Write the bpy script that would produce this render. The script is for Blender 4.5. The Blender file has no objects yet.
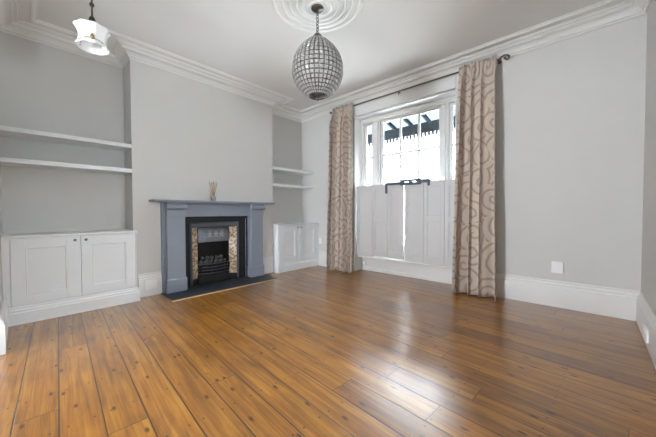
import bpy, bmesh, math, random
from mathutils import Vector, Matrix
random.seed(7)
PI = math.pi
scene = bpy.context.scene
COL = scene.collection

# ------------------------------------------------------------------ room dimensions (metres)
XR = 4.66          # right wall
W = 4.194          # window wall
YL = -0.115        # left wall
Y1, Y2 = 0.989, 3.163   # chimney breast
A = 0.356          # alcove depth
H = 3.15           # ceiling
WX0, WX1, WHEAD = 1.07, 2.87, 2.82    # window opening
YB = 4.46          # back of the window recess

# ------------------------------------------------------------------ materials
def new_mat(name):
    m = bpy.data.materials.new(name); m.use_nodes = True
    nt = m.node_tree
    return m, nt, nt.nodes['Principled BSDF']

def plain(name, col, rough=0.5, metal=0.0, var=0.03, scale=8.0, bump=0.0, bscale=60.0, spec=0.5):
    m, nt, b = new_mat(name)
    N, L = nt.nodes, nt.links
    tc = N.new('ShaderNodeTexCoord')
    no = N.new('ShaderNodeTexNoise'); no.inputs['Scale'].default_value = scale; no.inputs['Detail'].default_value = 4
    L.new(tc.outputs['Object'], no.inputs['Vector'])
    mp = N.new('ShaderNodeMapRange'); mp.inputs['To Min'].default_value = 1 - var; mp.inputs['To Max'].default_value = 1 + var
    L.new(no.outputs['Fac'], mp.inputs['Value'])
    mx = N.new('ShaderNodeVectorMath'); mx.operation = 'SCALE'
    mx.inputs[0].default_value = col[:3]
    L.new(mp.outputs['Result'], mx.inputs['Scale'])
    L.new(mx.outputs['Vector'], b.inputs['Base Color'])
    b.inputs['Roughness'].default_value = rough; b.inputs['Metallic'].default_value = metal
    b.inputs['Specular IOR Level'].default_value = spec
    if bump:
        n2 = N.new('ShaderNodeTexNoise'); n2.inputs['Scale'].default_value = bscale; n2.inputs['Detail'].default_value = 3
        L.new(tc.outputs['Object'], n2.inputs['Vector'])
        bp = N.new('ShaderNodeBump'); bp.inputs['Strength'].default_value = bump; bp.inputs['Distance'].default_value = 0.004
        L.new(n2.outputs['Fac'], bp.inputs['Height']); L.new(bp.outputs['Normal'], b.inputs['Normal'])
    return m

def srgb(r, g, b):
    f = lambda c: (c/255/12.92) if c/255 <= 0.04045 else ((c/255+0.055)/1.055)**2.4
    return (f(r), f(g), f(b), 1)

M = {}
M['wall'] = plain('pale_grey_wall_paint', (0.60, 0.592, 0.572), 0.75, var=0.012, scale=3, bump=0.03, bscale=120, spec=0.25)
M['ceiling'] = plain('white_ceiling_paint', (0.70, 0.69, 0.675), 0.85, var=0.01, scale=2, spec=0.2)
M['trim'] = plain('white_gloss_trim', (0.71, 0.705, 0.69), 0.38, var=0.01)
M['cornice'] = plain('white_plaster', (0.74, 0.735, 0.71), 0.7, var=0.015)
M['cab'] = plain('white_cabinet_paint', (0.76, 0.78, 0.795), 0.42, var=0.01)
M['shut'] = plain('white_shutter_paint', (0.56, 0.55, 0.545), 0.45, var=0.02)  # darkened from true white; the backlit shade is put into the colour
M['surround'] = plain('grey_blue_stone_paint', (0.245, 0.27, 0.32), 0.45, var=0.05, scale=5)
M['iron'] = plain('black_cast_iron', (0.018, 0.019, 0.022), 0.45, metal=0.3, var=0.2, scale=20, bump=0.15)
M['iron_grey'] = plain('leaded_cast_iron', (0.10, 0.107, 0.125), 0.42, metal=0.35, var=0.2, scale=20, bump=0.1)
M['iron_hood'] = plain('polished_hood_iron', (0.30, 0.33, 0.375), 0.4, metal=0.25, var=0.2, scale=25, bump=0.1)
M['relief'] = plain('worn_iron_relief', (0.5, 0.52, 0.55), 0.4, metal=0.2)
M['soot'] = plain('sooty_brick', (0.02, 0.017, 0.016), 0.9, var=0.3, scale=15)
M['coal'] = plain('ashy_coal', (0.10, 0.10, 0.105), 0.85, var=0.9, scale=22, bump=0.6, bscale=40)
M['nickel'] = plain('brushed_nickel', (0.30, 0.29, 0.27), 0.3, metal=0.9)
M['bronze'] = plain('aged_bronze', (0.055, 0.045, 0.035), 0.4, metal=0.8)
M['rod'] = plain('antique_bronze_rod', (0.16, 0.12, 0.085), 0.35, metal=0.6)
M['wire'] = plain('aged_silver_wire', (0.085, 0.075, 0.062), 0.42, metal=0.6, var=0.2)
M['brass'] = plain('antique_brass', (0.30, 0.20, 0.09), 0.35, metal=0.85)
M['plastic'] = plain('white_plastic', (0.82, 0.82, 0.82), 0.35, var=0.01)
M['plastic_grey'] = plain('grey_plastic', (0.42, 0.42, 0.43), 0.4, var=0.01)
M['clamp'] = plain('dark_grey_coated_steel', (0.085, 0.10, 0.13), 0.45, metal=0.2)
M['reed'] = plain('natural_reed', (0.42, 0.27, 0.17), 0.8, var=0.15)
M['pine'] = plain('pale_pine_edge', (0.62, 0.40, 0.18), 0.35, var=0.1)
M['opal'] = plain('opal_glass', (0.88, 0.88, 0.87), 0.12, var=0.01)
M['bounce_floor'] = plain('pale_grey_bounce_floor', (0.52, 0.54, 0.56), 0.95, var=0.06, scale=60)  # invented pale floor, out of view, to bounce neutral light
M['ext_white'] = plain('pale_render', (0.09, 0.09, 0.09), 0.9, var=0.02, spec=0.0)
M['ext_dark'] = plain('blue_grey_ironwork', (0.011, 0.013, 0.016), 0.6, var=0.05, spec=0.0)
M['ext_roof'] = None
M['ext_ground'] = plain('street_paving', (0.18, 0.18, 0.175), 0.9, var=0.1)
M['ext_pane'] = plain('far_window_glass', (0.10, 0.16, 0.22), 0.15)

def glass_mat():
    m = bpy.data.materials.new('window_glass'); m.use_nodes = True
    nt = m.node_tree; N, L = nt.nodes, nt.links
    N.remove(N['Principled BSDF'])
    out = N['Material Output']
    tr = N.new('ShaderNodeBsdfTransparent'); tr.inputs['Color'].default_value = (0.96, 0.98, 0.98, 1)
    gl = N.new('ShaderNodeBsdfGlossy'); gl.inputs['Roughness'].default_value = 0.02
    fr = N.new('ShaderNodeFresnel'); fr.inputs['IOR'].default_value = 1.45
    mx = N.new('ShaderNodeMixShader')
    L.new(fr.outputs['Fac'], mx.inputs['Fac']); L.new(tr.outputs[0], mx.inputs[1]); L.new(gl.outputs[0], mx.inputs[2])
    L.new(mx.outputs[0], out.inputs['Surface'])
    return m
M['glass'] = glass_mat()

def canopy_mat():
    # frosted sheet that lets daylight through
    m, nt, b = new_mat('frosted_canopy_sheet'); N, L = nt.nodes, nt.links
    b.inputs['Base Color'].default_value = (0.06, 0.068, 0.072, 1); b.inputs['Roughness'].default_value = 0.8; b.inputs['Specular IOR Level'].default_value = 0
    t = N.new('ShaderNodeBsdfTranslucent'); t.inputs['Color'].default_value = (0.13, 0.15, 0.165, 1)
    mx = N.new('ShaderNodeMixShader'); mx.inputs['Fac'].default_value = 0.7
    L.new(b.outputs[0], mx.inputs[1]); L.new(t.outputs[0], mx.inputs[2]); L.new(mx.outputs[0], N['Material Output'].inputs['Surface'])
    return m
M['ext_roof'] = canopy_mat()

def crystal_mat():
    m = bpy.data.materials.new('cut_crystal'); m.use_nodes = True
    nt = m.node_tree; N, L = nt.nodes, nt.links
    b = N['Principled BSDF']; out = N['Material Output']
    b.inputs['Base Color'].default_value = (0.62, 0.60, 0.57, 1); b.inputs['Roughness'].default_value = 0.12
    tr = N.new('ShaderNodeBsdfTransparent'); tr.inputs['Color'].default_value = (0.9, 0.9, 0.9, 1)
    mx = N.new('ShaderNodeMixShader'); mx.inputs['Fac'].default_value = 0.6
    L.new(b.outputs[0], mx.inputs[1]); L.new(tr.outputs[0], mx.inputs[2]); L.new(mx.outputs[0], out.inputs['Surface'])
    return m
M['crystal'] = crystal_mat()

def math_node(nt, op, a, b=None, c=None):
    n = nt.nodes.new('ShaderNodeMath'); n.operation = op
    for i, v in enumerate((a, b, c)):
        if v is None: continue
        if isinstance(v, (int, float)): n.inputs[i].default_value = v
        else: nt.links.new(v, n.inputs[i])
    return n.outputs[0]

def ramp(nt, fac, stops):
    r = nt.nodes.new('ShaderNodeValToRGB')
    els = r.color_ramp.elements
    while len(els) < len(stops): els.new(0.5)
    for e, (p, c) in zip(els, stops): e.position = p; e.color = c
    nt.links.new(fac, r.inputs['Fac'])
    return r.outputs['Color']

def mixc(nt, fac, a, b, mode='MIX'):
    n = nt.nodes.new('ShaderNodeMix'); n.data_type = 'RGBA'; n.blend_type = mode
    for sock, v in ((n.inputs[0], fac), (n.inputs[6], a), (n.inputs[7], b)):
        if isinstance(v, (int, float, tuple)): sock.default_value = v
        else: nt.links.new(v, sock)
    return n.outputs[2]

def floor_mat():
    m, nt, b = new_mat('varnished_pine_boards')
    N, L = nt.nodes, nt.links
    tc = N.new('ShaderNodeTexCoord')
    mp = N.new('ShaderNodeMapping')
    # boards run along X, laid a few degrees off square
    mp.inputs['Rotation'].default_value = (0, 0, math.radians(3.9))
    L.new(tc.outputs['Object'], mp.inputs['Vector'])
    sx = N.new('ShaderNodeSeparateXYZ'); L.new(mp.outputs['Vector'], sx.inputs[0])
    U, V = sx.outputs['X'], sx.outputs['Y']
    BW = 0.1745
    off = 0.2455   # seam phase, set from the boards' position in the room
    vs = math_node(nt, 'DIVIDE', math_node(nt, 'ADD', V, off), BW)
    row = math_node(nt, 'FLOOR', vs)
    fv = math_node(nt, 'FRACT', vs)
    wn = N.new('ShaderNodeTexWhiteNoise'); wn.noise_dimensions = '1D'; L.new(row, wn.inputs['W'])
    # butt joints: boards about 2.6 m long, offset per row
    us = math_node(nt, 'ADD', math_node(nt, 'DIVIDE', U, 2.6), math_node(nt, 'MULTIPLY', wn.outputs['Value'], 7.0))
    seg = math_node(nt, 'FLOOR', us); fu = math_node(nt, 'FRACT', us)
    cid = N.new('ShaderNodeCombineXYZ'); L.new(row, cid.inputs[0]); L.new(seg, cid.inputs[1])
    wn2 = N.new('ShaderNodeTexWhiteNoise'); wn2.noise_dimensions = '2D'; L.new(cid.outputs[0], wn2.inputs['Vector'])
    # per-board offset grain coordinates
    cv = N.new('ShaderNodeCombineXYZ')
    L.new(math_node(nt, 'ADD', U, math_node(nt, 'MULTIPLY', wn2.outputs['Value'], 31.0)), cv.inputs[0])
    L.new(V, cv.inputs[1]); L.new(math_node(nt, 'MULTIPLY', wn2.outputs['Value'], 17.0), cv.inputs[2])
    def noise(scale_xyz, sc, det, dist=0.0):
        k = N.new('ShaderNodeMapping'); k.inputs['Scale'].default_value = scale_xyz; L.new(cv.outputs[0], k.inputs['Vector'])
        n = N.new('ShaderNodeTexNoise'); n.inputs['Scale'].default_value = sc; n.inputs['Detail'].default_value = det
        n.inputs['Distortion'].default_value = dist; L.new(k.outputs[0], n.inputs['Vector'])
        return n.outputs['Fac']
    grain = noise((0.45, 9, 1), 3.0, 5, 0.9)
    cloud = noise((1.6, 4, 1), 1.9, 4, 0.5)
    fine = noise((1.5, 60, 1), 4.0, 3)
    base = ramp(nt, grain, [(0.2, srgb(112, 69, 20)), (0.5, srgb(152, 101, 32)), (0.82, srgb(184, 132, 50))])
    tint = ramp(nt, wn2.outputs['Value'], [(0.0, (0.80, 0.77, 0.73, 1)), (0.5, (0.97, 0.96, 0.94, 1)), (1.0, (1.12, 1.11, 1.07, 1))])
    c = mixc(nt, 1.0, base, tint, 'MULTIPLY')
    cl = ramp(nt, cloud, [(0.32, (0.66, 0.62, 0.56, 1)), (0.48, (0.95, 0.93, 0.90, 1)), (0.68, (1.12, 1.10, 1.06, 1))])
    c = mixc(nt, 0.8, c, cl, 'MULTIPLY')
    fi = ramp(nt, fine, [(0.33, (0.74, 0.71, 0.67, 1)), (0.6, (1.05, 1.05, 1.05, 1))])
    c = mixc(nt, 0.7, c, fi, 'MULTIPLY')
    # knots
    k = N.new('ShaderNodeMapping'); k.inputs['Scale'].default_value = (3.2, 7.5, 1); L.new(cv.outputs[0], k.inputs['Vector'])
    vo = N.new('ShaderNodeTexVoronoi'); vo.voronoi_dimensions = '2D'; vo.inputs['Scale'].default_value = 1.0
    vo.inputs['Randomness'].default_value = 1.0; L.new(k.outputs[0], vo.inputs['Vector'])
    kn = N.new('ShaderNodeMapRange'); kn.inputs['From Min'].default_value = 0.035; kn.inputs['From Max'].default_value = 0.10
    kn.inputs['To Min'].default_value = 1; kn.inputs['To Max'].default_value = 0; L.new(vo.outputs['Distance'], kn.inputs['Value'])
    sel = math_node(nt, 'GREATER_THAN', N.new('ShaderNodeSeparateColor').outputs[0], 0.5)
    sc = nt.nodes[-2] if False else None
    sepc = [n for n in nt.nodes if n.bl_idname == 'ShaderNodeSeparateColor'][0]; L.new(vo.outputs['Color'], sepc.inputs[0])
    kf = math_node(nt, 'MULTIPLY', math_node(nt, 'MULTIPLY', kn.outputs['Result'], sel), 0.85)
    c = mixc(nt, kf, c, srgb(62, 32, 12))
    # nail heads in lines across the boards, two per board
    nu = math_node(nt, 'ABSOLUTE', math_node(nt, 'SUBTRACT', math_node(nt, 'FRACT', math_node(nt, 'DIVIDE', U, 0.42)), 0.5))
    nv = math_node(nt, 'ABSOLUTE', math_node(nt, 'SUBTRACT', math_node(nt, 'ABSOLUTE', math_node(nt, 'SUBTRACT', fv, 0.5)), 0.3))
    nd = math_node(nt, 'SQRT', math_node(nt, 'ADD', math_node(nt, 'POWER', math_node(nt, 'MULTIPLY', nu, 0.42), 2.0), math_node(nt, 'POWER', math_node(nt, 'MULTIPLY', nv, BW), 2.0)))
    nf = math_node(nt, 'MULTIPLY', math_node(nt, 'LESS_THAN', nd, 0.006), 0.7)
    c = mixc(nt, nf, c, srgb(45, 26, 12))
    # seams
    ev = math_node(nt, 'MINIMUM', fv, math_node(nt, 'SUBTRACT', 1.0, fv))
    eu = math_node(nt, 'MINIMUM', fu, math_node(nt, 'SUBTRACT', 1.0, fu))
    sv = N.new('ShaderNodeMapRange'); sv.inputs['From Min'].default_value = 0.009; sv.inputs['From Max'].default_value = 0.027
    sv.inputs['To Min'].default_value = 1; sv.inputs['To Max'].default_value = 0; L.new(ev, sv.inputs['Value'])
    su = math_node(nt, 'MULTIPLY', math_node(nt, 'LESS_THAN', eu, 0.0009), 0.8)
    seam = math_node(nt, 'MAXIMUM', sv.outputs['Result'], su)
    c = mixc(nt, math_node(nt, 'MULTIPLY', seam, 0.9), c, srgb(38, 22, 10))
    L.new(c, b.inputs['Base Color'])
    rr = N.new('ShaderNodeMapRange'); rr.inputs['To Min'].default_value = 0.24; rr.inputs['To Max'].default_value = 0.42
    L.new(cloud, rr.inputs['Value']); L.new(rr.outputs['Result'], b.inputs['Roughness'])
    b.inputs['Specular IOR Level'].default_value = 0.15
    b.inputs['Coat Weight'].default_value = 1.0; b.inputs['Coat IOR'].default_value = 1.7; b.inputs['Coat Roughness'].default_value = 0.27
    hgt = math_node(nt, 'SUBTRACT', math_node(nt, 'MULTIPLY', grain, 0.12), seam)
    # slight cupping of every board
    cup = math_node(nt, 'MULTIPLY', math_node(nt, 'POWER', math_node(nt, 'SUBTRACT', fv, 0.5), 2.0), -0.8)
    bp = N.new('ShaderNodeBump'); bp.inputs['Strength'].default_value = 0.35; bp.inputs['Distance'].default_value = 0.004
    L.new(math_node(nt, 'ADD', hgt, cup), bp.inputs['Height']); L.new(bp.outputs['Normal'], b.inputs['Normal']); L.new(bp.outputs['Normal'], b.inputs['Coat Normal'])
    return m
M['floor'] = floor_mat()

def slate_mat():
    m, nt, b = new_mat('black_slate_tiles')
    N, L = nt.nodes, nt.links
    tc = N.new('ShaderNodeTexCoord')
    br = N.new('ShaderNodeTexBrick'); br.offset = 0.0
    br.inputs['Scale'].default_value = 1.0; br.inputs['Brick Width'].default_value = 0.15; br.inputs['Row Height'].default_value = 0.15
    br.inputs['Mortar Size'].default_value = 0.003
    br.inputs['Color1'].default_value = srgb(44, 50, 58); br.inputs['Color2'].default_value = srgb(58, 64, 73); br.inputs['Mortar'].default_value = srgb(24, 26, 30)
    L.new(tc.outputs['Object'], br.inputs['Vector'])
    no = N.new('ShaderNodeTexNoise'); no.inputs['Scale'].default_value = 14; no.inputs['Detail'].default_value = 6
    L.new(tc.outputs['Object'], no.inputs['Vector'])
    k = ramp(nt, no.outputs['Fac'], [(0.3, (0.75, 0.75, 0.75, 1)), (0.7, (1.2, 1.2, 1.2, 1))])
    L.new(mixc(nt, 1.0, br.outputs['Color'], k, 'MULTIPLY'), b.inputs['Base Color'])
    b.inputs['Roughness'].default_value = 0.5
    return m
M['slate'] = slate_mat()

def tile_mat():
    m, nt, b = new_mat('floral_glazed_tile')
    N, L = nt.nodes, nt.links
    tc = N.new('ShaderNodeTexCoord')
    vo = N.new('ShaderNodeTexVoronoi'); vo.inputs['Scale'].default_value = 24; L.new(tc.outputs['Object'], vo.inputs['Vector'])
    no = N.new('ShaderNodeTexNoise'); no.inputs['Scale'].default_value = 38; no.inputs['Detail'].default_value = 3; L.new(tc.outputs['Object'], no.inputs['Vector'])
    s = math_node(nt, 'ADD', vo.outputs['Distance'], math_node(nt, 'MULTIPLY', no.outputs['Fac'], 0.7))
    c = ramp(nt, s, [(0.42, srgb(92, 50, 36)), (0.58, srgb(190, 165, 134)), (0.74, srgb(128, 92, 64)), (0.92, srgb(212, 190, 160))])
    # joints between the tiles every 0.152 m in height
    sx = N.new('ShaderNodeSeparateXYZ'); L.new(tc.outputs['Object'], sx.inputs[0])
    fz = math_node(nt, 'FRACT', math_node(nt, 'DIVIDE', sx.outputs['Z'], 0.152))
    j = math_node(nt, 'LESS_THAN', math_node(nt, 'ABSOLUTE', math_node(nt, 'SUBTRACT', fz, 0.5)), 0.012)
    c = mixc(nt, math_node(nt, 'MULTIPLY', j, 0.7), c, srgb(70, 50, 40))
    L.new(c, b.inputs['Base Color']); b.inputs['Roughness'].default_value = 0.15
    return m
M['tile'] = tile_mat()

def curtain_mat():
    m, nt, b = new_mat('swirl_patterned_curtain_cloth')
    N, L = nt.nodes, nt.links
    tc = N.new('ShaderNodeTexCoord')
    no = N.new('ShaderNodeTexNoise'); no.inputs['Scale'].default_value = 5; no.inputs['Detail'].default_value = 2; L.new(tc.outputs['UV'], no.inputs['Vector'])
    warp = N.new('ShaderNodeVectorMath'); warp.operation = 'MULTIPLY_ADD'
    L.new(no.outputs['Color'], warp.inputs[0]); warp.inputs[1].default_value = (0.05, 0.05, 0); L.new(tc.outputs['UV'], warp.inputs[2])
    vo = N.new('ShaderNodeTexVoronoi'); vo.voronoi_dimensions = '2D'; vo.inputs['Scale'].default_value = 2.9; vo.inputs['Randomness'].default_value = 0.75
    L.new(warp.outputs[0], vo.inputs['Vector'])
    dif = N.new('ShaderNodeVectorMath'); dif.operation = 'SUBTRACT'
    scl = N.new('ShaderNodeVectorMath'); scl.operation = 'SCALE'; scl.inputs['Scale'].default_value = 2.9; L.new(warp.outputs[0], scl.inputs[0])
    pos = N.new('ShaderNodeVectorMath'); pos.operation = 'SCALE'; pos.inputs['Scale'].default_value = 2.9; L.new(vo.outputs['Position'], pos.inputs[0])
    L.new(scl.outputs[0], dif.inputs[0]); L.new(pos.outputs[0], dif.inputs[1])
    sx = N.new('ShaderNodeSeparateXYZ'); L.new(dif.outputs[0], sx.inputs[0])
    ang = math_node(nt, 'DIVIDE', math_node(nt, 'ARCTAN2', sx.outputs[1], sx.outputs[0]), 2*PI)
    sc = N.new('ShaderNodeSeparateColor'); L.new(vo.outputs['Color'], sc.inputs[0])
    ang = math_node(nt, 'ADD', ang, sc.outputs[0])
    sp = math_node(nt, 'FRACT', math_node(nt, 'SUBTRACT', math_node(nt, 'DIVIDE', vo.outputs['Distance'], 0.28), ang))
    band = math_node(nt, 'ABSOLUTE', math_node(nt, 'SUBTRACT', sp, 0.5))
    st = N.new('ShaderNodeTexNoise'); st.inputs['Scale'].default_value = 45; st.inputs['Detail'].default_value = 3; L.new(tc.outputs['UV'], st.inputs['Vector'])
    band = math_node(nt, 'ADD', band, math_node(nt, 'MULTIPLY', math_node(nt, 'SUBTRACT', st.outputs['Fac'], 0.5), 0.22))
    mr = N.new('ShaderNodeMapRange'); mr.inputs['From Min'].default_value = 0.08; mr.inputs['From Max'].default_value = 0.21
    mr.inputs['To Min'].default_value = 1; mr.inputs['To Max'].default_value = 0; L.new(band, mr.inputs['Value'])
    c = mixc(nt, math_node(nt, 'MULTIPLY', mr.outputs['Result'], 0.8), srgb(198, 184, 170), srgb(152, 136, 126))
    wv = N.new('ShaderNodeTexNoise'); wv.inputs['Scale'].default_value = 260; L.new(tc.outputs['UV'], wv.inputs['Vector'])
    k = ramp(nt, wv.outputs['Fac'], [(0.3, (0.9, 0.9, 0.9, 1)), (0.7, (1.06, 1.06, 1.06, 1))])
    L.new(mixc(nt, 1.0, c, k, 'MULTIPLY'), b.inputs['Base Color'])
    b.inputs['Roughness'].default_value = 0.8; b.inputs['Specular IOR Level'].default_value = 0.25
    b.inputs['Sheen Weight'].default_value = 0.15
    return m
M['curtain'] = curtain_mat()

# ------------------------------------------------------------------ mesh helpers
class MB:
    def __init__(s): s.bm = bmesh.new()
    def box(s, x0, x1, y0, y1, z0, z1, bev=0.0, seg=1):
        r = bmesh.ops.create_cube(s.bm, size=1.0)
        vs = r['verts']
        for v in vs:
            v.co = Vector(((x0+x1)/2 + v.co.x*(x1-x0), (y0+y1)/2 + v.co.y*(y1-y0), (z0+z1)/2 + v.co.z*(z1-z0)))
        if bev:
            es = list({e for v in vs for e in v.link_edges})
            bmesh.ops.bevel(s.bm, geom=es, offset=bev, segments=seg, affect='EDGES', profile=0.5)
        return s
    def lathe(s, prof, c=(0, 0, 0), n=32, axis='Z', wob=None):
        rings = []
        for i, (r, z) in enumerate(prof):
            ring = []
            for k in range(n):
                a = 2*PI*k/n
                rr = max(r, 1e-4) * (1 if wob is None else wob(i, a))
                p = Vector((rr*math.cos(a), rr*math.sin(a), z))
                if axis == 'X': p = Vector((p.z, p.x, p.y))
                if axis == 'Y': p = Vector((p.y, p.z, p.x))
                ring.append(s.bm.verts.new(p + Vector(c)))
            rings.append(ring)
        for a, b in zip(rings, rings[1:]):
            for k in range(n):
                f = s.bm.faces.new((a[k], a[(k+1) % n], b[(k+1) % n], b[k])); f.smooth = True
        return s
    def cap_lathe(s, prof, **kw):
        return s.lathe([(0, prof[0][1])] + list(prof) + [(0, prof[-1][1])], **kw)
    def tube(s, pts, r, n=8, closed=False):
        pts = [Vector(p) for p in pts]; rings = []
        m = len(pts); up = None
        for i, p in enumerate(pts):
            if closed: t = pts[(i+1) % m] - pts[i-1]
            else: t = pts[min(i+1, m-1)] - pts[max(i-1, 0)]
            t.normalize()
            if up is None:
                up = Vector((0, 0, 1)) if abs(t.z) < 0.9 else Vector((1, 0, 0))
            u = (up - t*up.dot(t)).normalized(); up = u
            w = t.cross(u)
            rad = r[i] if isinstance(r, (list, tuple)) else r
            rings.append([s.bm.verts.new(p + (u*math.cos(2*PI*k/n) + w*math.sin(2*PI*k/n))*rad) for k in range(n)])
        pairs = list(zip(rings, rings[1:])) + ([(rings[-1], rings[0])] if closed else [])
        for a, b in pairs:
            for k in range(n):
                f = s.bm.faces.new((a[k], a[(k+1) % n], b[(k+1) % n], b[k])); f.smooth = True
        if not closed:
            s.bm.faces.new(rings[0]); s.bm.faces.new(rings[-1])
        return s
    def prism(s, pts, a0, a1, plane='XZ'):
        # polygon in a plane, extruded along the remaining axis
        def P(u, v, w):
            return {'XZ': (u, w, v), 'XY': (u, v, w), 'YZ': (w, u, v)}[plane]
        A_ = [s.bm.verts.new(P(u, v, a0)) for u, v in pts]; B_ = [s.bm.verts.new(P(u, v, a1)) for u, v in pts]
        n = len(pts)
        s.bm.faces.new(A_); s.bm.faces.new(B_[::-1])
        for k in range(n): s.bm.faces.new((A_[k], B_[k], B_[(k+1) % n], A_[(k+1) % n]))
        return s
    def sweep(s, path, prof, closed=False, cap=True):
        # path: plan points with the room on the left; prof: (distance from wall, height)
        path = [Vector(p) for p in path]; n = len(path)
        def nrm(a, b):
            d = (b-a).normalized(); return Vector((-d.y, d.x))
        rows = []
        for i, p in enumerate(path):
            n1 = nrm(path[i-1], p) if (closed or i > 0) else None
            n2 = nrm(p, path[(i+1) % n]) if (closed or i < n-1) else None
            n1 = n1 or n2; n2 = n2 or n1
            b = (n1+n2) / (1 + n1.dot(n2))
            rows.append([s.bm.verts.new((p.x+b.x*d, p.y+b.y*d, z)) for d, z in prof])
        m = len(prof)
        for i in range(n if closed else n-1):
            a, b = rows[i], rows[(i+1) % n]
            for k in range(m):
                s.bm.faces.new((a[k], a[(k+1) % m], b[(k+1) % m], b[k]))
        if cap and not closed:
            s.bm.faces.new(rows[0]); s.bm.faces.new(rows[-1][::-1])
        return s
    def obj(s, name, mat, parent=None, smooth=None):
        bmesh.ops.recalc_face_normals(s.bm, faces=s.bm.faces[:])
        me = bpy.data.meshes.new(name); s.bm.to_mesh(me); s.bm.free()
        me.materials.append(mat)
        if smooth:
            for p in me.polygons: p.use_smooth = True
            me.set_sharp_from_angle(angle=math.radians(smooth))
        o = bpy.data.objects.new(name, me); COL.objects.link(o)
        if parent is not None:
            o.parent = parent
            o.matrix_parent_inverse = Matrix.Translation(world_loc(parent)).inverted()
        return o

def world_loc(o):
    # parents are only ever translated Empties, or meshes built in room coordinates under such an Empty
    v = Vector((0, 0, 0))
    if o.type == 'EMPTY': v = Vector(o.location)
    return v

def thing(name, loc, label, cat, group=None):
    o = bpy.data.objects.new(name, None); COL.objects.link(o)
    o.location = loc; o.empty_display_size = 0.1
    o['label'] = label; o['category'] = cat
    if group: o['group'] = group
    return o
def tag(o, label, cat, group=None):
    o['label'] = label; o['category'] = cat
    if group: o['group'] = group
    return o
def struct(o):
    o['kind'] = 'structure'; return o

# ------------------------------------------------------------------ shell
b = MB(); b.box(-0.6, 4.9, -0.17, 4.56, -0.15, 0.0); struct(b.obj('floor', M['floor']))
b = MB(); b.box(-0.6, 4.9, -3.9, -0.1705, -0.15, 0.0); struct(b.obj('floor_bounce_added', M['bounce_floor']))  # unseen floor of the added room, pale so its bounce stays neutral
b = MB(); b.box(-0.6, 4.9, -3.9, 4.56, H, H+0.15); struct(b.obj('ceiling', M['ceiling']))
b = MB()
RWA, RWB, RZA, RZB = 0.95, 1.40, 1.05, 1.80      # unseen side window, added to brighten the fireplace wall and alcoves
b.box(XR, XR+0.15, -3.9, RWA, 0, H); b.box(XR, XR+0.15, RWB, 4.56, 0, H); b.box(XR, XR+0.15, RWA, RWB, 0, RZA); b.box(XR, XR+0.15, RWA, RWB, RZB, H)
struct(b.obj('wall_right', M['wall']))
b = MB()
b.box(-0.51, WX0, W, 4.56, 0, H); b.box(WX1, XR, W, 4.56, 0, H); b.box(WX0, WX1, W, 4.56, WHEAD, H)
struct(b.obj('wall_window', M['wall']))
b = MB()
b.box(-0.51, -A-0.0005, -3.9, W, 0, H)
struct(b.obj('wall_alcove', M['wall']))
b = MB()
b.box(-A, 0, Y1, 1.60, 0, H); b.box(-A, 0, 2.60, Y2, 0, H); b.box(-A, 0, 1.60, 2.60, 1.03, H)
struct(b.obj('wall_fireplace', M['wall']))
# left wall: a return beside the alcove, then an opening added to let in light
b = MB()
b.box(-A, 0.95, YL-0.15, YL, 0, H); b.box(0.95, 4.5, YL-0.15, YL, 2.6, H); b.box(4.5, XR, YL-0.15, YL, 0, H)
struct(b.obj('wall_left', M['wall']))
# unseen room added behind the camera: rear wall with a window for fill light
b = MB()
RY = -3.6
b.box(-A, 1.85, RY-0.3, RY, 0, H); b.box(1.85, 2.55, RY-0.3, RY, 0, 0.8); b.box(1.85, 2.55, RY-0.3, RY, 2.6, H); b.box(2.55, XR, RY-0.3, RY, 0, H)
struct(b.obj('wall_rear_added', M['wall']))

# cornice round the main room
room = [(XR, YL), (XR, W), (-A, W), (-A, Y2), (0, Y2), (0, Y1), (-A, Y1), (-A, YL)]
cor = [(0, 0), (0, -0.125), (0.012, -0.125), (0.016, -0.108), (0.028, -0.104), (0.034, -0.088), (0.05, -0.070), (0.075, -0.057),
       (0.10, -0.052), (0.10, -0.040), (0.112, -0.040), (0.118, -0.030), (0.132, -0.026), (0.146, -0.030), (0.152, -0.022), (0.165, -0.022), (0.165, -0.012),
       (0.235, -0.012), (0.240, -0.024), (0.254, -0.028), (0.268, -0.022), (0.272, -0.010), (0.290, -0.010), (0.290, 0)]
b = MB(); b.sweep(room, [(d, H+z) for d, z in cor], closed=True)
struct(b.obj('trim_1', M['cornice'], smooth=35))

# baseboards
bp_ = [(0, 0.300), (0.009, 0.300), (0.013, 0.289), (0.008, 0.280), (0.014, 0.268), (0.023, 0.252), (0.023, 0.246), (0.019, 0.241), (0.028, 0.231), (0.0295, 0.222), (0.0295, 0.0), (0, 0)]
def base(name, path):
    bb = MB(); bb.sweep(path, bp_); return struct(bb.obj(name, M['trim'], smooth=30))
base('baseboard_right', [(XR, YL), (XR, W), (WX1+0.16, W)])
base('baseboard_window', [(0.905, W), (0.18, W)])
base('baseboard_fireplace', [(0, 1.30), (0, 1.03)])
base('baseboard_alcove', [(0, 3.145), (0, 2.90)])
base('baseboard_left', [(0.178, YL), (0.95, YL)])

# ------------------------------------------------------------------ window
win = struct(bpy.data.objects.new('window_1', None)); COL.objects.link(win); win.location = (1.97, YB, 0.0)
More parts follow.
